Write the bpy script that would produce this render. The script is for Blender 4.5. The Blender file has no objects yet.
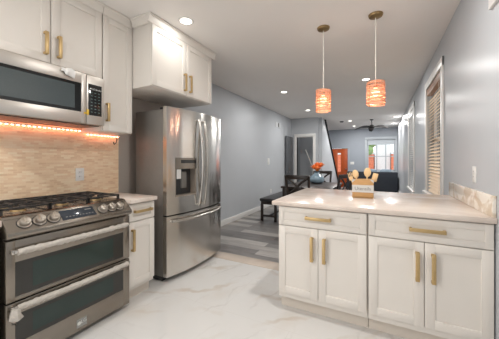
import bpy, bmesh, math, random
from mathutils import Vector, Matrix
PI = math.pi
random.seed(7)
S = bpy.context.scene
COL = S.collection

# ------------------------------------------------------------------ camera, world, lights, exposure
cam = bpy.data.cameras.new('camera')
cam.sensor_width = 36.0
cam.lens = 255.0 / 499.0 * 36.0
cam.shift_y = -9.5 / 499.0
cam.clip_start = 0.02
cam_o = bpy.data.objects.new('camera', cam)
COL.objects.link(cam_o)
cam_o.location = (0, 0, 1.26)
cam_o.rotation_euler = (PI / 2, 0, math.atan(131.5 / 255.0))
S.camera = cam_o

world = bpy.data.worlds.new('daylight')
S.world = world
world.use_nodes = True
bg = world.node_tree.nodes['Background']
bg.inputs['Color'].default_value = (0.93, 0.97, 1.0, 1)
bg.inputs['Strength'].default_value = 3.2

def area_light(name, loc, rot, sx, sy, power, col, shape='RECTANGLE'):
    l = bpy.data.lights.new(name, 'AREA')
    l.shape = shape
    l.size = sx
    if shape == 'RECTANGLE':
        l.size_y = sy
    l.energy = power
    l.color = col
    o = bpy.data.objects.new(name, l)
    o.location = loc
    o.rotation_euler = rot
    COL.objects.link(o)
    return o

# unseen fill light added at the near wall's opening, behind the camera
area_light('near_end_fill', (-1.9, -1.55, 1.10), (PI / 2, 0, 0), 0.9, 2.0, 4.0, (1.0, 0.98, 0.95))
# fill light added behind the camera to brighten the right wall; no window there
area_light('right_wall_fill', (-2.40, -0.75, 1.85), (PI / 2, 0, -PI / 2), 1.1, 1.1, 46.0, (1.0, 0.985, 0.96))
S.view_settings.view_transform = 'Standard'
S.view_settings.look = 'None'
S.view_settings.gamma = 1.0
S.view_settings.use_curve_mapping = False
S.view_settings.exposure = -0.62
CAN_POWER = 36.0
PENDANT_POWER = 5.0
CAN_COL = (1.0, 0.985, 0.955)

# ------------------------------------------------------------------ materials
def new_mat(name):
    m = bpy.data.materials.new(name)
    m.use_nodes = True
    nt = m.node_tree
    return m, nt, nt.nodes['Principled BSDF']

def lin(r, g, b):
    f = lambda c: ((c / 255 + 0.055) / 1.055) ** 2.4 if c > 10 else c / 255 / 12.92
    return (f(r), f(g), f(b), 1)

def N(nt, kind, **kw):
    n = nt.nodes.new(kind)
    for k, v in kw.items():
        setattr(n, k, v)
    return n

def mat(name, rgb, rough=0.5, metal=0.0, vary=0.0, scale=8.0, bump=0.0, bscale=60.0, stretch=(1, 1, 1), spec=0.5, coat=0.0):
    """Principled material with a slight procedural tone variation and surface bump."""
    m, nt, p = new_mat(name)
    c = lin(*rgb)
    p.inputs['Base Color'].default_value = c
    p.inputs['Roughness'].default_value = rough
    p.inputs['Metallic'].default_value = metal
    p.inputs['Specular IOR Level'].default_value = spec
    p.inputs['Coat Weight'].default_value = coat
    if vary or bump:
        tc = N(nt, 'ShaderNodeTexCoord')
        mp = N(nt, 'ShaderNodeMapping')
        mp.inputs['Scale'].default_value = stretch
        nt.links.new(tc.outputs['Object'], mp.inputs['Vector'])
    if vary:
        nz = N(nt, 'ShaderNodeTexNoise')
        nz.inputs['Scale'].default_value = scale
        nz.inputs['Detail'].default_value = 4
        nt.links.new(mp.outputs['Vector'], nz.inputs['Vector'])
        cr = N(nt, 'ShaderNodeValToRGB')
        cr.color_ramp.elements[0].position = 0.3
        cr.color_ramp.elements[1].position = 0.7
        cr.color_ramp.elements[0].color = tuple(x * (1 - vary) for x in c[:3]) + (1,)
        cr.color_ramp.elements[1].color = tuple(min(1, x * (1 + vary)) for x in c[:3]) + (1,)
        nt.links.new(nz.outputs['Fac'], cr.inputs['Fac'])
        nt.links.new(cr.outputs['Color'], p.inputs['Base Color'])
    if bump:
        nb = N(nt, 'ShaderNodeTexNoise')
        nb.inputs['Scale'].default_value = bscale
        nb.inputs['Detail'].default_value = 3
        nt.links.new(mp.outputs['Vector'], nb.inputs['Vector'])
        bp = N(nt, 'ShaderNodeBump')
        bp.inputs['Strength'].default_value = bump
        bp.inputs['Distance'].default_value = 0.004
        nt.links.new(nb.outputs['Fac'], bp.inputs['Height'])
        nt.links.new(bp.outputs['Normal'], p.inputs['Normal'])
    return m

def emis(name, rgb, strength):
    m, nt, p = new_mat(name)
    p.inputs['Base Color'].default_value = lin(*rgb)
    p.inputs['Emission Color'].default_value = lin(*rgb)
    p.inputs['Emission Strength'].default_value = strength
    return m

def glass_pane(name, tint=(1, 1, 1, 1)):
    m, nt, p = new_mat(name)
    nt.nodes.remove(p)
    out = nt.nodes['Material Output']
    t = N(nt, 'ShaderNodeBsdfTransparent')
    t.inputs['Color'].default_value = tint
    g = N(nt, 'ShaderNodeBsdfGlossy')
    g.inputs['Roughness'].default_value = 0.02
    f = N(nt, 'ShaderNodeFresnel')
    f.inputs['IOR'].default_value = 1.45
    mx = N(nt, 'ShaderNodeMixShader')
    nt.links.new(f.outputs[0], mx.inputs[0])
    nt.links.new(t.outputs[0], mx.inputs[1])
    nt.links.new(g.outputs[0], mx.inputs[2])
    nt.links.new(mx.outputs[0], out.inputs['Surface'])
    return m

M = {}
M['paint'] = mat('grey_blue_paint', (190, 193, 197), 0.3, vary=0.015, scale=3, bump=0.02, bscale=90, spec=0.03)
M['paint_led_tint'] = mat('led_tinted_grey_paint', (172, 162, 153), 0.5, vary=0.02, scale=3)  # warm tint and shade from the strip lights mixed into the grey wall colour
M['paint_far'] = mat('dimmed_grey_blue_paint', (158, 164, 173), 0.5, vary=0.02, scale=3)  # wall paint darkened to carry the weaker light at the far end
M['ceil'] = mat('ceiling_white', (240, 236, 232), 0.75, vary=0.01, scale=2)
M['trim'] = mat('trim_white', (232, 230, 227), 0.35, vary=0.01)
M['cab'] = mat('cabinet_white', (227, 221, 213), 0.38, vary=0.012, scale=3)
M['cab_in'] = mat('cabinet_underside', (205, 196, 186), 0.55, vary=0.03)
M['toe'] = mat('toe_kick', (222, 212, 200), 0.45, vary=0.02)
M['brass'] = mat('satin_brass', (198, 170, 122), 0.38, metal=0.75, vary=0.05, scale=30)
M['fridge_side'] = mat('fridge_side_grey', (122, 118, 113), 0.5, metal=0.2, vary=0.03, scale=20)
M['black'] = mat('black_gloss', (20, 22, 23), 0.08, vary=0.05, spec=0.6)
M['dark_plastic'] = mat('dark_plastic', (40, 40, 41), 0.4, vary=0.05)
M['iron'] = mat('cast_iron', (44, 42, 41), 0.55, bump=0.2, bscale=200, vary=0.1)
M['oven_glass'] = mat('oven_glass', (34, 52, 48), 0.07, vary=0.08, scale=4, spec=0.6)
M['door_glass_edge'] = mat('oven_glass_border', (46, 46, 43), 0.09, vary=0.05, spec=0.6)
M['plastic'] = mat('plastic_film', (190, 183, 174), 0.22, vary=0.1, scale=60, bump=1.0, bscale=70)
M['white_plastic'] = mat('white_plastic', (232, 231, 228), 0.35, vary=0.01)
M['espresso'] = mat('espresso_wood', (50, 41, 36), 0.32, vary=0.2, scale=10, stretch=(1, 1, 8))
M['leather'] = mat('black_leather', (38, 37, 38), 0.38, bump=0.25, bscale=120, vary=0.08)
M['sofa'] = mat('charcoal_fabric', (40, 45, 53), 0.85, bump=0.3, bscale=300, vary=0.1, scale=30)
M['pillow'] = mat('blue_grey_fabric', (128, 143, 155), 0.9, bump=0.3, bscale=250, vary=0.12, scale=15)
M['door_orange'] = mat('orange_brown_stain', (186, 84, 38), 0.38, vary=0.15, scale=8, stretch=(6, 6, 0.7))
M['fan'] = mat('oil_bronze', (42, 40, 40), 0.4, metal=0.3, vary=0.1)
M['bronze'] = mat('antique_bronze', (156, 132, 94), 0.35, metal=0.8, vary=0.08)
M['cord'] = mat('cord_white', (240, 234, 224), 0.5, vary=0.02)
M['crate'] = mat('crate_wood', (196, 152, 100), 0.6, vary=0.14, scale=12, stretch=(1, 4, 14))
M['spoon'] = mat('spoon_wood', (236, 200, 150), 0.5, vary=0.1, scale=14, stretch=(4, 4, 1))
M['label'] = mat('white_label', (208, 206, 202), 0.6, vary=0.03)
M['ink'] = mat('grey_ink', (120, 118, 116), 0.6, vary=0.02)
M['white_ink'] = mat('white_print', (225, 225, 222), 0.5, vary=0.02)
M['blind'] = mat('blind_tan', (236, 214, 188), 0.5, vary=0.1, scale=10, stretch=(1, 8, 1))
M['valance'] = mat('valance_brown', (140, 98, 68), 0.45, vary=0.15, scale=10, stretch=(1, 8, 1))
M['steel_dark'] = mat('dark_steel_cooktop', (158, 153, 146), 0.25, metal=0.85, vary=0.06)
M['yellow'] = mat('yellow_tape', (222, 182, 62), 0.5, vary=0.05)
M['metal'] = mat('satin_nickel', (150, 148, 145), 0.3, metal=0.9, vary=0.04)
M['vase'] = mat('blue_grey_glaze', (134, 156, 170), 0.16, vary=0.25, scale=9, coat=0.4)
M['petal'] = mat('orange_petal', (255, 132, 62), 0.6, vary=0.15, scale=30)
M['stem'] = mat('stem_green', (84, 110, 60), 0.6, vary=0.15)
M['dark_gap'] = mat('dark_grey_slot', (70, 66, 62), 0.7, vary=0.05)  # plain dark grey for the chime slot
M['shade_fabric'] = mat('roller_shade', (190, 196, 202), 0.8, vary=0.02)
M['frame_grey'] = mat('window_trim_grey', (180, 186, 192), 0.45, vary=0.02)
M['brick_out'] = mat('brick_outside', (226, 128, 96), 0.85, vary=0.2, scale=6)
M['white_out'] = mat('white_siding', (236, 238, 240), 0.7, vary=0.03)
M['leaf'] = mat('foliage', (122, 150, 92), 0.7, vary=0.35, scale=6)
M['bark'] = mat('bark', (90, 74, 60), 0.9, vary=0.2)
M['pave'] = mat('street_concrete', (180, 178, 174), 0.9, vary=0.08)
M['door_grey'] = mat('door_grey', (92, 94, 98), 0.45, vary=0.03)
M['matte_black'] = mat('matte_black', (30, 30, 32), 0.75, vary=0.05, spec=0.1)
M['knob'] = mat('satin_knob_steel', (176, 168, 158), 0.34, metal=0.9, vary=0.03)
M['glass'] = glass_pane('clear_glass')
M['lamp'] = emis('lamp_lens', (255, 246, 232), 9.0)
M['bulb'] = emis('warm_bulb', (255, 214, 170), 4.0)
M['led'] = emis('led_orange', (255, 158, 122), 26.0)

def stainless(name, rgb, rough, axis, aniso=0.0):
    m, nt, p = new_mat(name)
    p.inputs['Metallic'].default_value = 1.0
    tc = N(nt, 'ShaderNodeTexCoord'); mp = N(nt, 'ShaderNodeMapping')
    s = [260, 260, 260]; s[axis] = 2.5
    mp.inputs['Scale'].default_value = s
    nz = N(nt, 'ShaderNodeTexNoise'); nz.inputs['Scale'].default_value = 1.0; nz.inputs['Detail'].default_value = 2
    nt.links.new(tc.outputs['Object'], mp.inputs['Vector']); nt.links.new(mp.outputs['Vector'], nz.inputs['Vector'])
    cr = N(nt, 'ShaderNodeValToRGB')
    c = lin(*rgb)
    cr.color_ramp.elements[0].color = tuple(x * 0.95 for x in c[:3]) + (1,)
    cr.color_ramp.elements[1].color = tuple(min(1, x * 1.04) for x in c[:3]) + (1,)
    nt.links.new(nz.outputs['Fac'], cr.inputs['Fac']); nt.links.new(cr.outputs['Color'], p.inputs['Base Color'])
    mr = N(nt, 'ShaderNodeMapRange')
    mr.inputs['To Min'].default_value = rough - 0.03; mr.inputs['To Max'].default_value = rough + 0.03
    nt.links.new(nz.outputs['Fac'], mr.inputs['Value']); nt.links.new(mr.outputs['Result'], p.inputs['Roughness'])
    if aniso:
        tg = N(nt, 'ShaderNodeTangent'); tg.direction_type = 'RADIAL'; tg.axis = 'Z'
        nt.links.new(tg.outputs[0], p.inputs['Tangent'])
        p.inputs['Anisotropic'].default_value = aniso
        p.inputs['Anisotropic Rotation'].default_value = 0.25
    return m
M['steel'] = stainless('brushed_steel', (216, 212, 206), 0.17, 2, 0.85)
M['steel_h'] = stainless('brushed_steel_horizontal', (148, 141, 132), 0.24, 0)
M['steel_mw'] = stainless('microwave_steel', (200, 194, 187), 0.4, 0)
M['chrome'] = mat('polished_steel', (196, 192, 186), 0.24, metal=1.0, vary=0.02)

def marble_floor():
    m, nt, p = new_mat('marble_tile')
    tc = N(nt, 'ShaderNodeTexCoord')
    base = lin(216, 214, 211)
    def veins(rot, scl, dist, width, seed):
        mp = N(nt, 'ShaderNodeMapping'); mp.inputs['Rotation'].default_value = (0, 0, rot)
        mp.inputs['Location'].default_value = (seed, seed * 0.37, 0)
        nt.links.new(tc.outputs['Object'], mp.inputs['Vector'])
        w = N(nt, 'ShaderNodeTexWave'); w.wave_type = 'BANDS'; w.bands_direction = 'X'
        w.inputs['Scale'].default_value = scl; w.inputs['Distortion'].default_value = dist
        w.inputs['Detail'].default_value = 4; w.inputs['Detail Scale'].default_value = 1.3
        nt.links.new(mp.outputs['Vector'], w.inputs['Vector'])
        r = N(nt, 'ShaderNodeValToRGB')
        r.color_ramp.elements[0].position = 1 - width; r.color_ramp.elements[0].color = (0, 0, 0, 1)
        r.color_ramp.elements[1].position = 1.0; r.color_ramp.elements[1].color = (1, 1, 1, 1)
        nt.links.new(w.outputs['Fac'], r.inputs['Fac'])
        n2 = N(nt, 'ShaderNodeTexNoise'); n2.inputs['Scale'].default_value = 2.2; n2.inputs['Detail'].default_value = 3
        nt.links.new(mp.outputs['Vector'], n2.inputs['Vector'])
        r2 = N(nt, 'ShaderNodeValToRGB'); r2.color_ramp.elements[0].position = 0.44; r2.color_ramp.elements[1].position = 0.66
        nt.links.new(n2.outputs['Fac'], r2.inputs['Fac'])
        mu = N(nt, 'ShaderNodeMath', operation='MULTIPLY')
        nt.links.new(r.outputs['Color'], mu.inputs[0]); nt.links.new(r2.outputs['Color'], mu.inputs[1])
        return mu.outputs[0]
    def mixc(fac_socket, a, bcol, k):
        mu = N(nt, 'ShaderNodeMath', operation='MULTIPLY'); mu.inputs[1].default_value = k
        nt.links.new(fac_socket, mu.inputs[0])
        mx = N(nt, 'ShaderNodeMix', data_type='RGBA')
        nt.links.new(mu.outputs[0], mx.inputs['Factor'])
        if isinstance(a, tuple): mx.inputs['A'].default_value = a
        else: nt.links.new(a, mx.inputs['A'])
        mx.inputs['B'].default_value = bcol
        return mx.outputs['Result']
    c = mixc(veins(0.55, 0.55, 7.0, 0.30, 1.3), base, lin(206, 199, 190), 0.55)
    c = mixc(veins(0.75, 0.9, 9.0, 0.10, 4.1), c, lin(190, 172, 152), 0.55)
    c = mixc(veins(0.3, 1.4, 12.0, 0.05, 7.7), c, lin(180, 175, 170), 0.4)
    br = N(nt, 'ShaderNodeTexBrick'); br.offset = 0.5
    br.inputs['Scale'].default_value = 1.0; br.inputs['Mortar Size'].default_value = 0.0016
    br.inputs['Brick Width'].default_value = 1.2; br.inputs['Row Height'].default_value = 0.6
    br.inputs['Mortar Smooth'].default_value = 0.3
    nt.links.new(tc.outputs['Object'], br.inputs['Vector'])
    c = mixc(br.outputs['Fac'], c, lin(200, 196, 190), 0.6)
    nt.links.new(c, p.inputs['Base Color'])
    p.inputs['Roughness'].default_value = 0.12
    p.inputs['Specular IOR Level'].default_value = 0.45
    return m
M['marble'] = marble_floor()

def plank_floor():
    m, nt, p = new_mat('grey_wood_plank')
    tc = N(nt, 'ShaderNodeTexCoord')
    br = N(nt, 'ShaderNodeTexBrick'); br.offset = 0.37
    br.inputs['Color1'].default_value = (0, 0, 0, 1); br.inputs['Color2'].default_value = (1, 1, 1, 1)
    br.inputs['Mortar'].default_value = (0.0, 0, 0, 1)
    br.inputs['Scale'].default_value = 1.0; br.inputs['Mortar Size'].default_value = 0.0015
    br.inputs['Brick Width'].default_value = 1.1; br.inputs['Row Height'].default_value = 0.17
    nt.links.new(tc.outputs['Object'], br.inputs['Vector'])
    cr = N(nt, 'ShaderNodeValToRGB')
    cr.color_ramp.elements[0].color = lin(94, 90, 88); cr.color_ramp.elements[1].color = lin(178, 173, 168)
    e = cr.color_ramp.elements.new(0.5); e.color = lin(128, 124, 121)
    nt.links.new(br.outputs['Color'], cr.inputs['Fac'])
    mp = N(nt, 'ShaderNodeMapping'); mp.inputs['Scale'].default_value = (1.2, 14, 1)
    nt.links.new(tc.outputs['Object'], mp.inputs['Vector'])
    nz = N(nt, 'ShaderNodeTexNoise'); nz.inputs['Scale'].default_value = 2.0; nz.inputs['Detail'].default_value = 6
    nt.links.new(mp.outputs['Vector'], nz.inputs['Vector'])
    mx = N(nt, 'ShaderNodeMix', data_type='RGBA', blend_type='OVERLAY'); mx.inputs['Factor'].default_value = 0.55
    nt.links.new(cr.outputs['Color'], mx.inputs['A']); nt.links.new(nz.outputs['Fac'], mx.inputs['B'])
    nt.links.new(mx.outputs['Result'], p.inputs['Base Color'])
    p.inputs['Roughness'].default_value = 0.3
    return m
M['plank'] = plank_floor()

def mosaic():
    m, nt, p = new_mat('travertine_strip_mosaic')
    tc = N(nt, 'ShaderNodeTexCoord')
    mp = N(nt, 'ShaderNodeMapping'); mp.inputs['Rotation'].default_value = (PI / 2, 0, PI / 2)
    sp = N(nt, 'ShaderNodeSeparateXYZ'); cb = N(nt, 'ShaderNodeCombineXYZ')
    nt.links.new(tc.outputs['Object'], sp.inputs[0])
    nt.links.new(sp.outputs['Y'], cb.inputs['X']); nt.links.new(sp.outputs['Z'], cb.inputs['Y'])
    br = N(nt, 'ShaderNodeTexBrick'); br.offset = 0.43
    br.inputs['Color1'].default_value = (0, 0, 0, 1); br.inputs['Color2'].default_value = (1, 1, 1, 1)
    br.inputs['Mortar'].default_value = (0.55, 0.55, 0.55, 1)
    br.inputs['Scale'].default_value = 1.0; br.inputs['Mortar Size'].default_value = 0.0012
    br.inputs['Brick Width'].default_value = 0.055; br.inputs['Row Height'].default_value = 0.0165
    nt.links.new(cb.outputs[0], br.inputs['Vector'])
    nz = N(nt, 'ShaderNodeTexNoise'); nz.inputs['Scale'].default_value = 7.0; nz.inputs['Detail'].default_value = 5
    nt.links.new(cb.outputs[0], nz.inputs['Vector'])
    ad = N(nt, 'ShaderNodeMix', data_type='RGBA'); ad.inputs['Factor'].default_value = 0.55
    nt.links.new(br.outputs['Color'], ad.inputs['A']); nt.links.new(nz.outputs['Fac'], ad.inputs['B'])
    cr = N(nt, 'ShaderNodeValToRGB')
    cr.color_ramp.elements[0].position = 0.15; cr.color_ramp.elements[0].color = lin(222, 186, 150)
    cr.color_ramp.elements[1].position = 0.85; cr.color_ramp.elements[1].color = lin(250, 232, 204)
    e = cr.color_ramp.elements.new(0.5); e.color = lin(240, 210, 176)
    nt.links.new(ad.outputs['Result'], cr.inputs['Fac'])
    nt.links.new(cr.outputs['Color'], p.inputs['Base Color'])
    bp = N(nt, 'ShaderNodeBump'); bp.inputs['Strength'].default_value = 0.35; bp.inputs['Distance'].default_value = 0.003
    nt.links.new(br.outputs['Color'], bp.inputs['Height']); nt.links.new(bp.outputs['Normal'], p.inputs['Normal'])
    p.inputs['Roughness'].default_value = 0.4
    return m
M['mosaic'] = mosaic()

def quartz(name, a, b, scale, contrast, rough):
    m, nt, p = new_mat(name)
    tc = N(nt, 'ShaderNodeTexCoord')
    nz = N(nt, 'ShaderNodeTexNoise'); nz.inputs['Scale'].default_value = scale; nz.inputs['Detail'].default_value = 5
    nz.inputs['Distortion'].default_value = 1.2
    nt.links.new(tc.outputs['Object'], nz.inputs['Vector'])
    cr = N(nt, 'ShaderNodeValToRGB')
    cr.color_ramp.elements[0].position = 0.5 - contrast; cr.color_ramp.elements[0].color = lin(*a)
    cr.color_ramp.elements[1].position = 0.5 + contrast; cr.color_ramp.elements[1].color = lin(*b)
    nt.links.new(nz.outputs['Fac'], cr.inputs['Fac']); nt.links.new(cr.outputs['Color'], p.inputs['Base Color'])
    p.inputs['Roughness'].default_value = rough
    return m
M['quartz'] = quartz('cream_quartz', (208, 192, 180), (230, 219, 209), 2.2, 0.16, 0.2)
M['splash'] = quartz('tan_marbled_quartz', (212, 195, 174), (238, 230, 219), 6.0, 0.05, 0.15)
M['thresh'] = mat('beige_marble_saddle', (206, 192, 178), 0.25, vary=0.06, scale=6)

def weave_orange():
    m, nt, p = new_mat('copper_orange_strip')
    p.inputs['Base Color'].default_value = lin(226, 128, 84)
    p.inputs['Roughness'].default_value = 0.4
    p.inputs['Transmission Weight'].default_value = 0.0
    tr = N(nt, 'ShaderNodeBsdfTranslucent'); tr.inputs['Color'].default_value = lin(252, 196, 156)
    mx = N(nt, 'ShaderNodeMixShader'); mx.inputs[0].default_value = 0.32
    out = nt.nodes['Material Output']
    tc = N(nt, 'ShaderNodeTexCoord')
    nz = N(nt, 'ShaderNodeTexNoise'); nz.inputs['Scale'].default_value = 30
    nt.links.new(tc.outputs['Object'], nz.inputs['Vector'])
    cr = N(nt, 'ShaderNodeValToRGB')
    cr.color_ramp.elements[0].color = lin(208, 146, 112); cr.color_ramp.elements[1].color = lin(242, 192, 158)
    nt.links.new(nz.outputs['Fac'], cr.inputs['Fac']); nt.links.new(cr.outputs['Color'], p.inputs['Base Color'])
    nt.links.new(p.outputs[0], mx.inputs[1]); nt.links.new(tr.outputs[0], mx.inputs[2])
    nt.links.new(mx.outputs[0], out.inputs['Surface'])
    return m
M['weave'] = weave_orange()

# ------------------------------------------------------------------ mesh builder
class MB:
    def __init__(self): self.bm = bmesh.new()
    def _xf(self, verts, m):
        if m is not None: bmesh.ops.transform(self.bm, matrix=m, verts=verts)
    def box(self, x0, x1, y0, y1, z0, z1, bev=0.0, seg=2, m=None):
        t = bmesh.new()
        bmesh.ops.create_cube(t, size=1.0)
        for v in t.verts:
            v.co = Vector(((x0 + x1) / 2 + v.co.x * (x1 - x0), (y0 + y1) / 2 + v.co.y * (y1 - y0), (z0 + z1) / 2 + v.co.z * (z1 - z0)))
        if bev > 0:
            bmesh.ops.bevel(t, geom=t.edges[:], offset=bev, segments=seg, affect='EDGES', profile=0.5)
        self._merge(t, m)
        return self
    def _merge(self, t, m=None):
        if m is not None: bmesh.ops.transform(t, matrix=m, verts=t.verts)
        bmesh.ops.recalc_face_normals(t, faces=t.faces)
        me = bpy.data.meshes.new('tmp'); t.to_mesh(me); t.free()
        self.bm.from_mesh(me); bpy.data.meshes.remove(me)
    def cyl(self, p0, p1, r0, r1=None, seg=20, bev=0.0):
        r1 = r0 if r1 is None else r1
        p0 = Vector(p0); p1 = Vector(p1); d = p1 - p0
        t = bmesh.new()
        bmesh.ops.create_cone(t, cap_ends=True, segments=seg, radius1=r0, radius2=r1, depth=d.length)
        if bev > 0:
            es = [e for e in t.edges if len(e.link_faces) == 2 and any(len(f.verts) > 4 for f in e.link_faces)]
            bmesh.ops.bevel(t, geom=es, offset=bev, segments=2, affect='EDGES', profile=0.5)
        q = Vector((0, 0, 1)).rotation_difference(d.normalized())
        self._merge(t, Matrix.Translation((p0 + p1) / 2) @ q.to_matrix().to_4x4())
        return self
    def sphere(self, c, r, sc=(1, 1, 1), seg=16, m=None):
        t = bmesh.new()
        bmesh.ops.create_uvsphere(t, u_segments=seg, v_segments=max(6, seg // 2), radius=r)
        for v in t.verts: v.co = Vector((c[0] + v.co.x * sc[0], c[1] + v.co.y * sc[1], c[2] + v.co.z * sc[2]))
        self._merge(t, m)
        return self
    def tube(self, pts, r, seg=10, jitter=0.0, flat=None, closed=False):
        """Swept round (or flattened) tube through pts."""
        pts = [Vector(p) for p in pts]
        t = bmesh.new(); rings = []
        n = len(pts); up = Vector((0, 0, 1))
        for i, p in enumerate(pts):
            if closed: d = pts[(i + 1) % n] - pts[i - 1]
            else: d = pts[min(i + 1, n - 1)] - pts[max(i - 1, 0)]
            d.normalize()
            a = up if abs(d.dot(up)) < 0.95 else Vector((1, 0, 0))
            s = d.cross(a).normalized(); u = s.cross(d).normalized()
            rr = r[i] if isinstance(r, (list, tuple)) else r
            ring = []
            for k in range(seg):
                an = 2 * PI * k / seg
                j = 1 + random.uniform(-jitter, jitter)
                fs, fu = (1, 1) if flat is None else flat
                ring.append(t.verts.new(p + (s * math.cos(an) * fs + u * math.sin(an) * fu) * rr * j))
            rings.append(ring)
        m_ = n if closed else n - 1
        for i in range(m_):
            A, B = rings[i], rings[(i + 1) % n]
            for k in range(seg):
                t.faces.new((A[k], A[(k + 1) % seg], B[(k + 1) % seg], B[k]))
        if not closed:
            t.faces.new(rings[0][::-1]); t.faces.new(rings[-1])
        self._merge(t)
        return self
    def lathe(self, prof, c=(0, 0, 0), seg=28):
        t = bmesh.new(); rings = []
        for (r, z) in prof:
            rings.append([t.verts.new((c[0] + r * math.cos(2 * PI * k / seg), c[1] + r * math.sin(2 * PI * k / seg), c[2] + z)) for k in range(seg)])
        for i in range(len(rings) - 1):
            for k in range(seg):
                t.faces.new((rings[i][k], rings[i][(k + 1) % seg], rings[i + 1][(k + 1) % seg], rings[i + 1][k]))
        t.faces.new(rings[0][::-1]); t.faces.new(rings[-1])
        bmesh.ops.remove_doubles(t, verts=t.verts, dist=1e-6)
        self._merge(t)
        return self
    def prism(self, poly, axis, a, b, bev=0.0, m=None):
        """Extrude a 2D polygon along an axis ('x': poly=(y,z); 'y': (x,z); 'z': (x,y))."""
        t = bmesh.new()
        def P(q, w):
            return {'x': (w, q[0], q[1]), 'y': (q[0], w, q[1]), 'z': (q[0], q[1], w)}[axis]
        A = [t.verts.new(P(q, a)) for q in poly]; B = [t.verts.new(P(q, b)) for q in poly]
        t.faces.new(A); t.faces.new(B[::-1])
        n = len(poly)
        for i in range(n): t.faces.new((A[i], B[i], B[(i + 1) % n], A[(i + 1) % n]))
        bmesh.ops.recalc_face_normals(t, faces=t.faces)
        if bev > 0: bmesh.ops.bevel(t, geom=t.edges[:], offset=bev, segments=2, affect='EDGES', profile=0.5)
        self._merge(t, m)
        return self
    def curved_slab(self, xs, f, th, z0, z1):
        """Slab whose front follows y=f(x), back flat at y=th."""
        poly = [(x, f(x)) for x in xs] + [(xs[-1], th), (xs[0], th)]
        return self.prism(poly, 'z', z0, z1)
    def build(self, name, material, parent=None, loc=None, kind=None, label=None):
        me = bpy.data.meshes.new(name)
        self.bm.to_mesh(me); self.bm.free()
        for poly in me.polygons: poly.use_smooth = True
        me.set_sharp_from_angle(angle=math.radians(35))
        me.materials.append(M[material] if isinstance(material, str) else material)
        o = bpy.data.objects.new(name, me)
        COL.objects.link(o)
        if parent is not None: o.parent = parent
        if loc is not None: o.location = loc
        if kind: o['kind'] = kind
        if label: o['label'] = label
        return o

def tag(o, label, cat, group=None):
    o['label'] = label; o['category'] = cat
    if group: o['group'] = group
    return o
def thing(name, label, cat, loc=(0, 0, 0), rz=0.0, group=None):
    o = bpy.data.objects.new(name, None)
    o.empty_display_size = 0.1
    COL.objects.link(o)
    o.location = loc; o.rotation_euler = (0, 0, rz)
    return tag(o, label, cat, group)
def struct(name, mb, m, label=None, parent=None):
    return mb.build(name, m, parent, kind='structure' if parent is None else None, label=label)
def children(o): return [c for c in COL.objects if c.parent == o]
def copy_tree(o, parent=None):
    c = o.copy(); COL.objects.link(c)
    if parent is not None: c.parent = parent
    for ch in children(o):
        if ch.type != 'LIGHT': copy_tree(ch, c)
    return c
def text(name, body, size, material, parent, loc, rot, depth=0.0006, align='CENTER'):
    cu = bpy.data.curves.new(name, 'FONT')
    cu.body = body; cu.size = size; cu.extrude = depth; cu.align_x = align; cu.align_y = 'CENTER'
    tmp = bpy.data.objects.new(name, cu)
    COL.objects.link(tmp)
    dg = bpy.context.evaluated_depsgraph_get()
    me = bpy.data.meshes.new_from_object(tmp.evaluated_get(dg))
    bpy.data.objects.remove(tmp)
    me.materials.clear(); me.materials.append(M[material])
    o = bpy.data.objects.new(name, me); COL.objects.link(o)
    o.parent = parent; o.location = loc; o.rotation_euler = rot
    return o

# ------------------------------------------------------------------ setting
CH = 2.64            # ceiling height
WL, WR = -2.70, 0.612 # dining side walls
KW = -2.52           # kitchen tiled wall face
YB, YF = -1.6, 12.3  # near and far ends
TH = 0.15

struct('floor', MB().box(WL - TH, WR + TH, YB - TH, 2.73, -0.1, 0.0), 'marble', 'glossy white marble tile floor of the kitchen')
struct('floor.001', MB().box(WL - TH, WR + TH, 2.93, YF + 0.05, -0.1, 0.0), 'plank', 'grey wood plank floor of the dining and living area')
struct('trim_1', MB().box(WL - TH, WR + TH, 2.73, 2.93, -0.1, 0.004, 0.002), 'thresh', 'beige stone threshold between tile and planks')
struct('ceiling', MB().box(WL - TH, WR + TH, YB - TH, YF + TH, CH, CH + 0.12), 'ceil')
struct('wall_left', MB().box(WL - TH, WL, 2.6, YF + TH, 0, CH), 'paint')
struct('wall_left.001', MB().box(WL - TH, KW - 0.012, YB, 2.6, 0, CH), 'paint_led_tint')
struct('wall_left.002', MB().box(KW - 0.012, KW, -1.2, 1.80, 0.0, 1.60), 'mosaic', 'beige strip mosaic backsplash behind the range')

def wall_with_openings_x(x0, x1, ya, yb, holes):
    """Wall slab in the YZ plane with rectangular openings (y0,y1,z0,z1), holes sorted in y."""
    mb = MB(); y = ya
    for (h0, h1, z0, z1) in holes:
        mb.box(x0, x1, y, h0, 0, CH)
        if z0 > 0: mb.box(x0, x1, h0, h1, 0, z0)
        mb.box(x0, x1, h0, h1, z1, CH); y = h1
    mb.box(x0, x1, y, yb, 0, CH)
    return mb
def wall_with_openings_y(y0, y1, xa, xb, holes):
    mb = MB(); x = xa
    for (h0, h1, z0, z1) in holes:
        mb.box(x, h0, y0, y1, 0, CH)
        if z0 > 0: mb.box(h0, h1, y0, y1, 0, z0)
        mb.box(h0, h1, y0, y1, z1, CH); x = h1
    mb.box(x, xb, y0, y1, 0, CH)
    return mb
W1 = (3.55, 4.58, 0.80, 2.30)
W2 = (6.25, 7.3, 0.62, 2.36)
struct('wall_right', wall_with_openings_x(WR, WR + TH, YB, YF + TH, [W1, W2]), 'paint')
FW = (-0.53, 0.52, 0.80, 2.14)
FD = (-2.07, -1.33, 0.0, 1.79)
struct('wall_far', wall_with_openings_y(YF, YF + TH, WL, WR, [FD, FW]), 'paint_far')
struct('wall_near', wall_with_openings_y(YB - TH, YB, WL - TH, WR + TH, [(-2.4, -1.4, 0.0, 2.1)]), 'paint')
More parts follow.
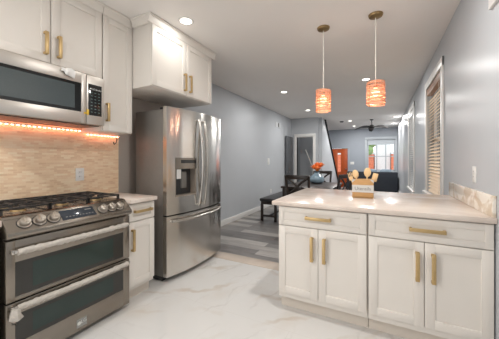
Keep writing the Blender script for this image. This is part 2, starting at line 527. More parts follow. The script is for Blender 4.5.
# wall with the closet doorway at the back of the dining room, and its return
DW = (-2.50, -1.965, 0.0, 2.03)
struct('wall_back', wall_with_openings_y(8.30, 8.42, WL, -1.80, [DW]), 'paint')
area_light('closet_fill', (-2.2, 8.9, CH - 0.02), (0, 0, 0), 0.14, 0.14, 2.2, CAN_COL, 'DISK')  # lamp added out of view to lift the dark closet interior
struct('wall_closet', MB().box(WL, -1.80, 9.4, 9.46, 0, CH), 'paint')
# sloping stair side wall along the stairs
SY0, SY1 = 8.42, 12.05
def stair_top(y): return 2.64 - 0.80 * (y - 9.0)
struct('wall_stair', MB().prism([(SY0, 0), (SY1, 0), (SY1, max(0.02, stair_top(SY1) - 0.06)), (9.0, CH - 0.06), (SY0, CH)], 'x', -1.80, -1.70), 'paint')
struct('trim_2', MB().prism([(8.93, CH), (SY1 + 0.03, stair_top(SY1 + 0.03) + 0.03), (SY1 + 0.03, stair_top(SY1 + 0.03) - 0.09), (8.93, CH - 0.12)], 'x', -1.83, -1.665), 'matte_black', 'dark sloping cap on the stair side wall')
st = MB()
for i in range(9):
    st.box(WL, -1.80, 11.75 - 0.26 * (i + 1), 11.75 - 0.26 * i, 0, 0.185 * (i + 1))
struct('trim_3', st, 'door_grey', 'stair steps behind the sloping side wall')

def base(name, x0, x1, y0, y1):
    mb = MB().box(x0, x1, y0, y1, 0, 0.11, 0.004)
    struct(name, mb, 'trim')
base('baseboard_left', WL, WL + 0.016, 2.94, 8.30)
base('baseboard_right', WR - 0.016, WR, 3.2, YF)
base('baseboard_far', -1.25, WR - 0.016, YF - 0.016, YF)
base('baseboard_stair', -1.70, -1.684, SY0, SY1)

# casing round the closet doorway
c = MB()
c.box(-2.59, -2.50, 8.285, 8.30, 0, 2.11, 0.004); c.box(-1.965, -1.875, 8.285, 8.30, 0, 2.11, 0.004); c.box(-2.59, -1.875, 8.283, 8.30, 2.03, 2.12, 0.004)
c.box(-2.515, -2.50, 8.30, 8.42, 0, 2.03); c.box(-1.965, -1.95, 8.30, 8.42, 0, 2.03); c.box(-2.5, -1.965, 8.30, 8.42, 2.015, 2.03)
struct('trim_4', c, 'trim', 'white casing round the closet doorway')
struct('trim_5', MB().tube([(-2.34, 8.80, 1.62), (-2.02, 8.80, 0.83)], 0.02), 'trim', 'sloping handrail seen inside the closet doorway')

# open closet door
d1 = MB().box(-2.665, -2.625, 7.62, 8.27, 0.01, 2.02, 0.003).build('door_1', 'door_grey', kind='structure')
h = MB(); h.cyl((-2.625, 7.69, 0.88), (-2.58, 7.69, 0.88), 0.012); h.tube([(-2.58, 7.68, 0.88), (-2.575, 7.74, 0.88), (-2.578, 7.80, 0.88)], 0.010); h.cyl((-2.6255, 7.69, 0.88), (-2.618, 7.69, 0.88), 0.028)
h.build('door_handle', 'metal', d1)

# front door with narrow glass light
fx0, fx1 = FD[0] + 0.01, FD[1] - 0.01
d2 = wall_like = MB()
lx0, lx1, lz0, lz1 = -1.78, -1.64, 0.71, 1.58
d2.box(fx0, lx0, YF + 0.03, YF + 0.075, 0.01, 1.78, 0.003); d2.box(lx1, fx1, YF + 0.03, YF + 0.075, 0.01, 1.78, 0.003)
d2.box(lx0, lx1, YF + 0.03, YF + 0.075, 0.01, lz0); d2.box(lx0, lx1, YF + 0.03, YF + 0.075, lz1, 1.78)
d2 = d2.build('door_2', 'door_orange', kind='structure')
MB().box(lx0, lx1, YF + 0.048, YF + 0.056, lz0, lz1).build('door_pane', 'glass', d2)
h = MB(); h.sphere((fx1 - 0.07, YF + 0.0, 0.85), 0.032); h.cyl((fx1 - 0.07, YF + 0.0, 0.85), (fx1 - 0.07, YF + 0.03, 0.85), 0.012)
h.build('door_knob', 'metal', d2)
c = MB(); c.box(FD[0] - 0.06, FD[0] + 0.01, YF - 0.015, YF, 0, 1.85, 0.003); c.box(FD[1] - 0.01, FD[1] + 0.06, YF - 0.015, YF, 0, 1.85, 0.003); c.box(FD[0] - 0.06, FD[1] + 0.06, YF - 0.016, YF, 1.785, 1.85, 0.003)
struct('trim_6', c, 'paint_far', 'grey casing round the front door')

# far window: three lights, roller shade at the top
w3 = MB()
x0, x1, z0, z1 = FW
for a in (x0, -0.19, 0.155, x1 - 0.045):
    w3.box(a, a + 0.045, YF + 0.03, YF + 0.09, z0, z1)
w3.box(x0, x1, YF + 0.03, YF + 0.09, z0, z0 + 0.05); w3.box(x0, x1, YF + 0.03, YF + 0.09, z1 - 0.05, z1); w3.box(x0, x1, YF + 0.04, YF + 0.08, 1.40, 1.435)
w3.box(x0 - 0.1, x0, YF - 0.02, YF, z0 - 0.02, z1 + 0.12, 0.004); w3.box(x1, WR - 0.01, YF - 0.02, YF, z0 - 0.02, z1 + 0.12, 0.004)
w3.box(x0 - 0.1, WR - 0.01, YF - 0.022, YF, z1, z1 + 0.12, 0.004); w3.box(x0 - 0.12, WR - 0.008, YF - 0.06, YF, z0 - 0.05, z0, 0.004)
w3 = w3.build('window_3', 'frame_grey', kind='structure')
for i, (a, b) in enumerate(((x0 + 0.045, -0.19), (-0.145, 0.155), (0.2, x1 - 0.045))):
    MB().box(a, b, YF + 0.058, YF + 0.064, z0 + 0.05, z1 - 0.05).build('pane', 'glass', w3)
rs = MB(); rs.box(x0 + 0.02, x1 - 0.02, YF + 0.012, YF + 0.016, 1.93, z1 - 0.03); rs.cyl((x0 + 0.02, YF + 0.012, 1.93), (x1 - 0.02, YF + 0.012, 1.93), 0.01)
tag(rs.build('roller_shade', 'shade_fabric'), 'grey roller shade drawn a little way down the far window', 'shade')

# windows in the right wall
def side_window(name, y0, y1, z0, z1):
    m_ = MB(); X = WR
    cw = 0.10
    m_.box(X - 0.02, X, y0 - cw, y0, z0 - 0.02, z1 + cw, 0.004); m_.box(X - 0.02, X, y1, y1 + cw, z0 - 0.02, z1 + cw, 0.004)
    m_.box(X - 0.022, X, y0 - cw, y1 + cw, z1, z1 + cw, 0.004); m_.box(X - 0.05, X, y0 - cw - 0.02, y1 + cw + 0.02, z0 - 0.04, z0, 0.005)
    fr = 0.045
    m_.box(X + 0.08, X + 0.13, y0, y0 + fr, z0, z1); m_.box(X + 0.08, X + 0.13, y1 - fr, y1, z0, z1)
    m_.box(X + 0.08, X + 0.13, y0, y1, z0, z0 + fr); m_.box(X + 0.08, X + 0.13, y0, y1, z1 - fr, z1); m_.box(X + 0.08, X + 0.13, y0, y1, (z0 + z1) / 2 - 0.02, (z0 + z1) / 2 + 0.02)
    o = m_.build(name, 'trim', kind='structure')
    MB().box(X + 0.10, X + 0.106, y0 + fr, y1 - fr, z0 + fr, z1 - fr).build('pane', 'glass', o)
    return o
side_window('window_1', *W1)
side_window('window_2', *W2)
def blind(label, y0, y1, z0, z1, tilt, slat='blind', top='valance'):
    t = thing('window_blind', label, 'blind', (WR + 0.03, (y0 + y1) / 2, z0))
    hw = (y1 - y0) / 2 - 0.012; hh = z1 - z0
    MB().box(-0.035, 0.03, -hw, hw, hh - 0.10, hh - 0.004, 0.006).build('valance', top, t)
    s = MB(); n = int((hh - 0.14) / 0.044)
    for i in range(n):
        z = 0.04 + i * 0.044
        s.box(-0.024, 0.024, -hw, hw, -0.0015, 0.0015, m=Matrix.Translation((0, 0, z)) @ Matrix.Rotation(tilt, 4, 'Y'))
    s.build('slats', slat, t)
    MB().box(-0.022, 0.022, -hw, hw, 0.004, 0.022, 0.004).build('bottom_rail', slat, t)
    cd = MB()
    for q in (-hw * 0.6, hw * 0.6): cd.cyl((-0.026, q, 0.02), (-0.026, q, hh - 0.1), 0.0016, seg=6)
    cd.build('cord', 'cord', t)
    return t
blind('tan slatted blind in the window just behind the counter', *W1, -0.6)
blind('white slatted blind in the farther right wall window', *W2, 0.3, 'trim', 'trim')
# white flat panel high on the right wall
ap = thing('wall_panel', 'flat white panel high on the right wall, at the top corner of the picture', 'panel', (WR, 1.65, 2.19))
MB().box(-0.02, 0, -0.42, 0.44, 0, 0.42, 0.004).build('frame', 'trim', ap)
MB().box(-0.026, -0.02, -0.37, 0.39, 0.05, 0.37, 0.003).build('face', 'trim', ap)

# ------------------------------------------------------------------ cabinets
def shaker(mb, x0, x1, z0, z1, y=-0.02, stile=0.058, rec=0.008):
    """Shaker front: recessed panel and four frame members (front face at y)."""
    b = 0.0018
    if z1 - z0 < 0.2: stile = 0.042
    mb.box(x0 + 0.01, x1 - 0.01, y + rec, 0, z0 + 0.01, z1 - 0.01)
    mb.box(x0, x0 + stile, y, 0, z0, z1, b); mb.box(x1 - stile, x1, y, 0, z0, z1, b)
    mb.box(x0 + stile - 0.002, x1 - stile + 0.002, y, 0, z0, z0 + stile, b); mb.box(x0 + stile - 0.002, x1 - stile + 0.002, y, 0, z1 - stile, z1, b)
    return mb
def pull(parent, x, z, length, vertical, y=-0.02):
    mb = MB(); L = length / 2; w = 0.012; st = 0.03
    if vertical:
        mb.box(x - w, x + w, y - st - 0.006, y - st + 0.005, z - L, z + L, 0.002)
        for s in (-1, 1): mb.box(x - w, x + w, y - st, y, z + s * (L - 0.008) - 0.008, z + s * (L - 0.008) + 0.008, 0.0015)
    else:
        mb.box(x - L, x + L, y - st - 0.006, y - st + 0.005, z - w, z + w, 0.002)
        for s in (-1, 1): mb.box(x + s * (L - 0.008) - 0.008, x + s * (L - 0.008) + 0.008, y - st, y, z - w, z + w, 0.0015)
    return mb.build('handle', 'brass', parent)
def cabinet(name, label, loc, rz, w, d, z0, z1, doors, drawers=(), toe=0.0, crown=None, group=None):
    """Local frame: x along the run, front of carcass at y=0, depth +y, z up. doors/drawers: (x0,x1,z0,z1,handle spec)."""
    t = thing(name, label, 'cabinet', loc, rz, group)
    MB().box(0, w, 0, d, z0, z1, 0.001).build('body', 'cab', t)
    if toe: MB().box(0.0, w, 0.06, d - 0.01, 0.0, z0).build('toe_kick', 'toe', t)
    for (a, b, c0, c1, hs) in doors:
        o = shaker(MB(), a, b, c0, c1).build('door', 'cab', t)
        if hs: pull(o, hs[0], hs[1], hs[2], True)
    for (a, b, c0, c1, hs) in drawers:
        o = shaker(MB(), a, b, c0, c1).build('drawer', 'cab', t)
        if hs: pull(o, hs[0], hs[1], hs[2], False)
    if crown:
        a, b, cz0, cz1, ov, left_ret, right_ret = crown
        prof = [(0.0, cz0), (-0.024, cz0), (-0.030, cz0 + 0.012), (-0.036, cz0 + 0.03), (-ov + 0.008, cz1 - 0.022), (-ov, cz1 - 0.016), (-ov, cz1), (0.0, cz1)]
        mb = MB().prism(prof, 'x', a - (ov if left_ret else 0), b + (ov if right_ret else 0))
        if left_ret: mb.prism([(a + (q[0]), q[1]) for q in prof], 'y', -0.0, left_ret)
        if right_ret: mb.prism([(b - q[0], q[1]) for q in prof], 'y', -0.0, right_ret)
        mb.build('crown', 'cab', t)
    return t
RZ = PI / 2
# peninsula base units (front faces the camera)
cabinet('base_cabinet', 'white peninsula cabinet at the open end, two doors under one drawer', (-0.772, 2.05, 0), 0, 0.685, 0.60, 0.105, 0.879,
        [(0.004, 0.330, 0.150, 0.712, (0.285, 0.553, 0.19)), (0.334, 0.678, 0.150, 0.712, (0.380, 0.553, 0.19))],
        [(0.004, 0.678, 0.718, 0.870, (0.333, 0.797, 0.20))], toe=0.06)
cabinet('base_cabinet', 'white peninsula cabinet against the right wall, two doors under one drawer', (-0.083, 2.05, 0), 0, 0.692, 0.60, 0.105, 0.879,
        [(0.004, 0.336, 0.150, 0.712, (0.298, 0.553, 0.19)), (0.340, 0.686, 0.150, 0.712, (0.386, 0.553, 0.19))],
        [(0.004, 0.686, 0.718, 0.870, (0.351, 0.797, 0.20))], toe=0.06)
tag(MB().box(-0.822, WR - 0.001, 2.005, 3.13, 0.880, 0.915, 0.004).build('countertop', 'quartz'), 'cream stone countertop of the peninsula', 'countertop')
tag(MB().box(WR - 0.021, WR - 0.001, 2.02, 3.12, 0.9155, 1.045, 0.003).build('backsplash', 'splash'), 'low tan marbled stone backsplash strip on the right wall', 'backsplash')
# range wall base units
cabinet('base_cabinet', 'narrow white base cabinet between the range and the fridge', (-1.97, 1.487, 0), RZ, 0.288, 0.54, 0.105, 0.879,
        [(0.003, 0.284, 0.140, 0.708, (0.035, 0.552, 0.19))], [(0.003, 0.284, 0.716, 0.866, (0.146, 0.800, 0.19))], toe=0.06)
cabinet('base_cabinet', 'white base cabinet left of the range at the picture edge', (-1.97, -0.02, 0), RZ, 0.66, 0.54, 0.105, 0.879,
        [(0.004, 0.326, 0.14, 0.708, (0.29, 0.552, 0.19)), (0.330, 0.656, 0.14, 0.708, (0.366, 0.552, 0.19))], [(0.004, 0.656, 0.716, 0.866, (0.33, 0.80, 0.19))], toe=0.06)
tag(MB().box(KW + 0.001, -1.915, -0.02, 0.644, 0.880, 0.915, 0.004).build('countertop', 'quartz'), 'cream countertop left of the range at the picture edge', 'countertop')
tag(MB().box(KW + 0.001, -1.915, 1.482, 1.778, 0.880, 0.915, 0.004).build('countertop', 'quartz'), 'small cream countertop between the range and the fridge', 'countertop')
# wall cabinets
cabinet('wall_cabinet', 'white two door wall cabinet above the microwave', (-2.22, 0.63, 0), RZ, 0.783, 0.295, 1.968, 2.58,
        [(0.003, 0.384, 1.985, 2.56, (0.349, 2.12, 0.165)), (0.390, 0.780, 1.985, 2.56, (0.437, 2.12, 0.165))], crown=(0, 0.783, 2.56, CH - 0.002, 0.05, 0, 0))
cabinet('wall_cabinet', 'tall narrow white wall cabinet right of the microwave', (-2.22, 1.417, 0), RZ, 0.305, 0.295, 1.52, 2.58,
        [(0.004, 0.302, 1.525, 2.56, (0.038, 1.69, 0.165))], crown=(0, 0.300, 2.56, CH - 0.002, 0.05, 0, 0))
cabinet('wall_cabinet', 'deep white two door wall cabinet over the fridge', (-1.95, 1.726, 0), RZ, 0.96, 0.565, 1.972, 2.58,
        [(0.004, 0.478, 1.978, 2.56, (0.447, 2.115, 0.19)), (0.483, 0.956, 1.978, 2.56, (0.535, 2.115, 0.19))], crown=(0, 0.96, 2.56, CH - 0.002, 0.05, 0.22, 0.55))

# ------------------------------------------------------------------ range (front faces +X)
rg = thing('range', 'stainless double oven gas range with plastic film still on its handles', 'range', (-1.93, 0.66, 0), RZ)
RWd = 0.815
b = MB(); b.box(0.004, RWd - 0.004, 0.035, 0.58, 0.03, 0.905)
b.box(0.03, RWd - 0.03, 0.07, 0.56, 0.0, 0.03)
b.build('body', 'steel_h', rg)
def oven_door(z0, z1, wz0, wz1, hz):
    o = MB()
    o.box(0.002, 0.045, -0.012, 0.034, z0, z1, 0.004); o.box(RWd - 0.062, RWd - 0.002, -0.012, 0.034, z0, z1, 0.004)
    o.box(0.043, RWd - 0.06, -0.012, 0.034, z0, wz0, 0.003); o.box(0.043, RWd - 0.06, -0.012, 0.034, wz1, z1, 0.003)
    o = o.build('oven_door', 'steel_h', rg)
    g = MB().box(0.044, RWd - 0.061, -0.009, 0.02, wz0 - 0.002, wz1 + 0.002).build('glass', 'door_glass_edge', o)
    MB().box(0.13, RWd - 0.15, -0.0105, -0.0085, wz0 + 0.025, wz1 - 0.025).build('window', 'oven_glass', o)
    n = 22
    pts = [(0.03 + (RWd - 0.06) * i / n, -0.036 - 0.014 * math.sin(PI * i / n), hz) for i in range(n + 1)]
    hb = MB(); hb.tube(pts, 0.013)
    for k in (0, n): hb.box(pts[k][0] - 0.011, pts[k][0] + 0.011, -0.04, -0.01, hz - 0.012, hz + 0.012, 0.003)
    hb = hb.build('handle', 'chrome', o)
    n = 60
    pts = [(0.045 + (RWd - 0.09) * i / n, -0.038 - 0.014 * math.sin(PI * (0.03 + 0.94 * i / n)), hz - 0.002) for i in range(n + 1)]
    MB().tube(pts, [0.0185 + random.uniform(-0.002, 0.003) for _ in pts], seg=12, jitter=0.09).build('plastic_film', 'plastic', o)
    return o, hb
_, hb = oven_door(0.425, 0.785, 0.452, 0.655, 0.722)
od, hb2 = oven_door(0.035, 0.418, 0.175, 0.345, 0.394)
# loose tail of film hanging at the left end of the lower handle
t = MB()
t.tube([(0.03, -0.06, 0.40), (0.025, -0.065, 0.37), (0.03, -0.06, 0.345), (0.02, -0.062, 0.318)], [0.022, 0.026, 0.03, 0.012], seg=9, jitter=0.25)
t.build('plastic_tail', 'plastic', od)
stk = MB().box(0.385, 0.455, -0.0135, -0.0122, 0.062, 0.122).build('sticker', mat('grey_sticker', (150, 150, 146), 0.3, vary=0.04), od)
lg = MB(); lg.cyl((0.402, -0.0136, 0.092), (0.402, -0.0145, 0.092), 0.013, seg=18)
lg.build('logo_disc', 'white_ink', od)
text('logo_text', 'LG', 0.034, 'white_ink', od, (0.434, -0.0138, 0.096), (PI / 2, 0, 0))
# bull-nose control panel
prof = [(0.10, 0.797), (-0.018, 0.797), (-0.034, 0.803), (-0.042, 0.818), (-0.040, 0.836), (0.052, 0.918), (0.065, 0.924), (0.10, 0.924)]
cp = MB().prism(prof, 'x', 0.0, RWd, 0.002).build('control_panel', 'steel_h', rg)
nrm = Vector((0, -0.665, 0.746)).normalized()
def on_panel(x, s): return Vector((x, -0.040 + 0.092 * s, 0.836 + 0.082 * s))
rot = Vector((0, 0, 1)).rotation_difference(nrm).to_matrix().to_4x4()
for x in (0.092, 0.17, 0.248, 0.585, 0.655, 0.722):
    p0 = on_panel(x, 0.46)
    k = MB(); k.cyl(p0 - nrm * 0.002, p0 + nrm * 0.006, 0.036, 0.035, seg=24, bev=0.001)
    k.cyl(p0 + nrm * 0.006, p0 + nrm * 0.034, 0.030, 0.027, seg=24, bev=0.003)
    ko = k.build('knob', 'knob', rg)
    MB().cyl(p0 + nrm * 0.0, p0 + nrm * 0.003, 0.0395, seg=24).build('knob_ring', 'dark_plastic', ko)
    MB().box(-0.006, 0.006, -0.022, 0.022, 0, 0.012, 0.002, m=Matrix.Translation(p0 + nrm * 0.032) @ rot).build('knob_grip', 'knob', ko)
p0 = on_panel(0.408, 0.52)
dp = MB().box(-0.115, 0.115, -0.042, 0.042, -0.002, 0.003, 0.002, m=Matrix.Translation(p0) @ rot).build('display', mat('display_glass', (52, 58, 66), 0.12, vary=0.05), rg)
for i in range(9): MB().box(-0.09 + i * 0.022, -0.078 + i * 0.022, -0.022, -0.016, 0.003, 0.0036, m=Matrix.Translation(p0) @ rot).build('display_mark', 'ink', dp)
MB().box(0.05, 0.095, 0.016, 0.024, 0.003, 0.0036, m=Matrix.Translation(p0) @ rot).build('display_mark', 'ink', dp)
MB().box(0.0, RWd, 0.095, 0.585, 0.895, 0.922, 0.004).build('cooktop', 'steel_dark', rg)
for gx in (0.02, 0.281, 0.542):
    g = MB(); w = 0.253; z = 0.962; r = 0.0075
    def bar(a, c_): g.box(min(a[0], c_[0]) - r, max(a[0], c_[0]) + r, min(a[1], c_[1]) - r, max(a[1], c_[1]) + r, z - 0.012, z, 0.002)
    bar((gx, 0.115), (gx + w, 0.115)); bar((gx, 0.56), (gx + w, 0.56)); bar((gx, 0.115), (gx, 0.56)); bar((gx + w, 0.115), (gx + w, 0.56)); bar((gx, 0.338), (gx + w, 0.338))
    for yy in (0.226, 0.449):
        bar((gx, yy), (gx + 0.085, yy)); bar((gx + w - 0.085, yy), (gx + w, yy))
        bar((gx + w / 2, yy - 0.10), (gx + w / 2, yy - 0.04)); bar((gx + w / 2, yy + 0.04), (gx + w / 2, yy + 0.10))
    for xx in (gx, gx + w):
        for yy in (0.115, 0.338, 0.56): g.box(xx - 0.008, xx + 0.008, yy - 0.008, yy + 0.008, 0.921, z - 0.01)
    for yy in (0.226, 0.449):
        for (px, py) in ((gx + 0.085, yy), (gx + w - 0.085, yy), (gx + w / 2, yy - 0.04), (gx + w / 2, yy + 0.04)):
            g.box(px - 0.009, px + 0.009, py - 0.009, py + 0.009, z - 0.014, z + 0.007, 0.002)
    g.build('grate', 'iron', rg)
    for yy in (0.226, 0.449):
        q = MB(); q.cyl((gx + w / 2, yy, 0.921), (gx + w / 2, yy, 0.932), 0.046, 0.042, seg=22)
        bo = q.build('burner', 'bronze', rg)
        MB().cyl((gx + w / 2, yy, 0.932), (gx + w / 2, yy, 0.941), 0.034, 0.032, seg=22, bev=0.002).build('burner_cap', 'iron', bo)
MB().box(0.0, RWd, 0.57, 0.586, 0.92, 0.956, 0.003).build('rear_vent', 'iron', rg)

# ------------------------------------------------------------------ microwave
mw = thing('microwave', 'stainless over-range microwave under the white wall cabinet', 'microwave', (-2.15, 0.642, 1.557), RZ)
MB().box(0, 0.755, 0.03, 0.365, 0, 0.408, 0.003).build('body', 'steel_mw', mw)
MB().box(0.02, 0.735, 0.04, 0.34, -0.006, 0.001).build('grease_filter', 'dark_plastic', mw)
d = MB()
d.box(0.0, 0.028, -0.004, 0.029, 0.0, 0.408, 0.003); d.box(0.563, 0.600, -0.004, 0.029, 0.0, 0.408, 0.003)
d.box(0.026, 0.565, -0.004, 0.029, 0.0, 0.092, 0.003); d.box(0.026, 0.565, -0.004, 0.029, 0.322, 0.408, 0.003)
d = d.build('door', 'steel_mw', mw)
MB().box(0.027, 0.564, 0.0, 0.02, 0.09, 0.324).build('glass', 'black', d)
MB().box(0.06, 0.515, -0.0015, 0.001, 0.115, 0.30).build('window', mat('microwave_window', (78, 86, 88), 0.1, vary=0.05, scale=200), d)
f = MB(); f.box(0.604, 0.755, -0.004, 0.029, 0.0, 0.408, 0.003)
f = f.build('panel_frame', 'steel_mw', mw)
kp = MB().box(0.618, 0.730, -0.0065, -0.003, 0.075, 0.335, 0.001).build('control_panel', 'black', mw)
M['keypad'] = mat('keypad_print', (92, 112, 110), 0.5, vary=0.03)
for i in range(7):
    for j in range(3): MB().box(0.637 + j * 0.031, 0.651 + j * 0.031, -0.0072, -0.006, 0.10 + i * 0.027, 0.106 + i * 0.027).build('key', 'keypad', kp)
text('brand_text', 'LG Studio', 0.020, 'white_ink', kp, (0.686, -0.0068, 0.295), (PI / 2, 0, 0))
MB().cyl((0.636, -0.0066, 0.296), (0.636, -0.0074, 0.296), 0.006, seg=14).build('brand_dot', 'white_ink', kp)
tp = MB().box(-0.009, 0.009, -0.004, 0.0, 0, 0.045, 0.001); tp.box(-0.03, -0.008, -0.003, 0.0, 0.005, 0.02, 0.001)
tag(tp.build('tape_tab', 'yellow', loc=(-2.1455, 1.255, 1.632)), 'yellow tape tab stuck beside the microwave keypad', 'tape').rotation_euler = (0, 0, RZ)
# crumpled scrap of white film at the top edge of the microwave
sc = MB(); sc.tube([(-0.048, 0, 0.002), (-0.03, -0.002, -0.002), (-0.015, -0.004, -0.006), (0.015, 0.0, -0.012), (0.04, -0.003, -0.014)], [0.016, 0.012, 0.026, 0.034, 0.030], seg=9, jitter=0.25, flat=(0.55, 1))
tag(sc.build('plastic_scrap', 'white_plastic', loc=(-2.132, 1.105, 1.945)), 'crumpled white plastic scrap stuck on the microwave top edge', 'plastic scrap').rotation_euler = (0, 0, RZ)

# LED strips glowing orange on the backsplash
def led(label, loc, length):
    t = thing('light_strip', label, 'light strip', loc, RZ)
    MB().box(0, length, -0.012, 0.0, 0, 0.010, 0.001).build('backing', 'white_plastic', t)
    n = max(4, int(length / 0.034)); 
    for i in range(n):
        x = (i + 0.5) * length / n
        MB().box(x - 0.008, x + 0.008, 0.0, 0.005, -0.006, 0.008).build('diode', 'led', t)
    return t
led('glowing orange light strip on the tile under the microwave', (KW + 0.034, 0.60, 1.532), 0.80)
led('short glowing orange light strip under the tall wall cabinet', (KW + 0.034, 1.44, 1.506), 0.34)

wr = MB().tube([(KW + 0.006, 1.775, 1.51), (KW + 0.008, 1.775, 1.47), (KW + 0.007, 1.765, 1.44), (KW + 0.008, 1.745, 1.425), (KW + 0.007, 1.735, 1.45)], 0.004, seg=8)
tag(wr.build('wire', 'dark_plastic'), 'short dark wire hanging below the tall wall cabinet by the tile edge', 'wire')
# outlet on the backsplash
def wall_plate(name, label, cat, loc, rz, w, hgt, style):
    t = thing(name, label, cat, loc, rz)
    MB().box(-w / 2, w / 2, -0.006, 0, -hgt / 2, hgt / 2, 0.002).build('plate', 'white_plastic', t)
    if style == 'outlet':
        for s in (-1, 1): 
            o = MB().box(-0.017, 0.017, -0.008, -0.005, s * 0.02 - 0.015, s * 0.02 + 0.015, 0.003).build('socket', 'white_plastic', t)
            q = MB()
            for e in (-1, 1): q.box(e * 0.007 - 0.0015, e * 0.007 + 0.0015, -0.0085, -0.0078, s * 0.02 - 0.003, s * 0.02 + 0.007)
            q.build('slot', 'dark_plastic', o)
    elif style == 'switch':
        MB().box(-0.015, 0.015, -0.009, -0.005, -0.032, 0.032, 0.003).build('rocker', 'white_plastic', t)
    elif style == 'thermostat':
        MB().box(-w * 0.32, w * 0.32, -0.018, -0.005, -hgt * 0.38, hgt * 0.38, 0.005).build('face', 'white_plastic', t)
    return t
wall_plate('outlet', 'white outlet on the beige backsplash tile behind the range', 'outlet', (KW, 1.40, 1.125), RZ, 0.075, 0.118, 'outlet')
wall_plate('outlet', 'white outlet on the right wall above the stone backsplash strip', 'outlet', (WR, 2.42, 1.155), -RZ, 0.075, 0.118, 'outlet')
wall_plate('thermostat', 'white thermostat at eye level on the grey left wall', 'thermostat', (WL, 6.35, 1.22), RZ, 0.13, 0.17, 'thermostat')
wall_plate('outlet', 'white outlet low on the left wall above the bench', 'outlet', (WL, 6.52, 0.40), RZ, 0.08, 0.12, 'outlet')
wall_plate('switch', 'white switch plate on the far wall beside the orange door', 'switch', (-1.15, YF, 1.12), 0, 0.16, 0.12, 'switch')
wall_plate('switch', 'white switch plate on the stair side wall above the flowers', 'switch', (-1.70, 8.62, 1.12), RZ, 0.08, 0.12, 'switch')
ch = thing('door_chime', 'white chime box with a dark slot high on the left wall', 'chime', (WL, 7.05, 2.29), RZ)
MB().box(-0.20, 0.20, -0.012, 0, -0.075, 0.075, 0.003).build('plate', mat('chime_white', (206, 208, 210), 0.45, vary=0.02), ch)
MB().box(0.00, 0.07, -0.016, -0.011, -0.055, 0.06, 0.002).build('slot', 'dark_gap', ch)

# ------------------------------------------------------------------ fridge
fr = thing('refrigerator', 'stainless french door refrigerator with a water dispenser', 'refrigerator', (-1.93, 1.922, 0), RZ)
FWd = 0.985
MB().box(0.005, FWd - 0.005, 0.065, 0.478, 0.05, 1.785, 0.004).build('body', 'fridge_side', fr)
MB().box(0.02, FWd - 0.02, 0.09, 0.46, 0.0, 0.05).build('base_grille', 'dark_plastic', fr)
fc = lambda x: 0.012 - 0.062 * (1 - ((x - FWd / 2) / (FWd / 2)) ** 2)
def xs_(a, b, n=10): return [a + (b - a) * i / n for i in range(n + 1)]
zb, zt = 0.690, 1.812
dx0, dx1, dz0, dz1 = 0.100, 0.398, 0.870, 1.205
L = MB()
L.curved_slab(xs_(0.0, dx0, 5), fc, 0.06, zb, zt); L.curved_slab(xs_(dx1, 0.465, 3), fc, 0.06, zb, zt)
L.curved_slab(xs_(dx0, dx1, 8), fc, 0.06, zb, dz0); L.curved_slab(xs_(dx0, dx1, 8), fc, 0.06, dz1, zt)
bmesh.ops.remove_doubles(L.bm, verts=L.bm.verts, dist=1e-5)
ld = L.build('left_door', 'steel', fr)
rd = MB().curved_slab(xs_(0.471, FWd, 14), fc, 0.06, zb, zt).build('right_door', 'steel', fr)
fz = MB().curved_slab(xs_(0.0, FWd, 24), fc, 0.06, 0.055, 0.676).build('freezer_drawer', 'steel', fr)
MB().box(0.01, FWd - 0.01, 0.03, 0.066, 0.06, 1.78).build('gasket', 'dark_plastic', fr)
for x in (0.03, FWd - 0.11): MB().box(x, x + 0.08, 0.02, 0.14, 1.785, 1.815, 0.006).build('hinge_cover', 'dark_plastic', fr)
# dispenser
ds = MB()
ds.box(dx0, dx1, 0.035, 0.059, dz0, dz1); ds.box(dx0 - 0.001, dx0 + 0.012, fc(dx0) + 0.002, 0.04, dz0, dz1); ds.box(dx1 - 0.012, dx1 + 0.001, fc(dx1) + 0.002, 0.04, dz0, dz1)
ds.prism([(dx0, fc(dx0) + 0.003)] + [(x, fc(x) + 0.003) for x in xs_(dx0, dx1, 6)][1:] + [(dx1, 0.04), (dx0, 0.04)], 'z', dz0, dz0 + 0.014)
dso = ds.build('dispenser', mat('dispenser_cavity', (158, 146, 134), 0.35, metal=0.4, vary=0.05), ld)
hd = MB().prism([(x, fc(x) - 0.004) for x in xs_(dx0, dx1, 6)] + [(dx1, 0.03), (dx0, 0.03)], 'z', 1.165, 1.285).build('dispenser_head', 'steel_h', ld)
MB().prism([(x, fc(x) - 0.006) for x in xs_(dx0 + 0.07, dx1 - 0.01, 6)] + [(dx1 - 0.01, fc(dx1) + 0.01), (dx0 + 0.07, fc(dx0) + 0.01)], 'z', 1.225, 1.262).build('display', 'black', ld)
MB().prism([(0.22, 0.03), (0.31, 0.03), (0.30, 0.012), (0.23, 0.012)], 'z', 0.95, 1.13, 0.004).build('paddle', 'fridge_side', ld)
tag(MB().box(-0.032, 0.032, -0.001, 0.001, -0.10, 0.0).build('paper_tag', 'label', loc=(-1.905, 2.06, 1.16)), 'white paper tag hanging in the fridge dispenser', 'tag').rotation_euler = (0, 0, RZ)
def vhandle(x, parent, side):
    n = 18; z0, z1 = 0.74, 1.72
    pts = [(x + side * 0.012 * (1 - math.sin(PI * i / n)), fc(x) - 0.018 - 0.05 * math.sin(PI * i / n) ** 0.7, z0 + (z1 - z0) * i / n) for i in range(n + 1)]
    m_ = MB().tube(pts, 0.0145, seg=12)
    for k in (0, n): m_.cyl((pts[k][0], pts[k][1], pts[k][2] + (0.012 if k == 0 else -0.012)), (pts[k][0], fc(x) + 0.003, pts[k][2] + (0.012 if k == 0 else -0.012)), 0.012, seg=12)
    return m_.build('handle', 'chrome', parent)
vhandle(0.430, ld, -1); vhandle(0.506, rd, 1)
n = 22
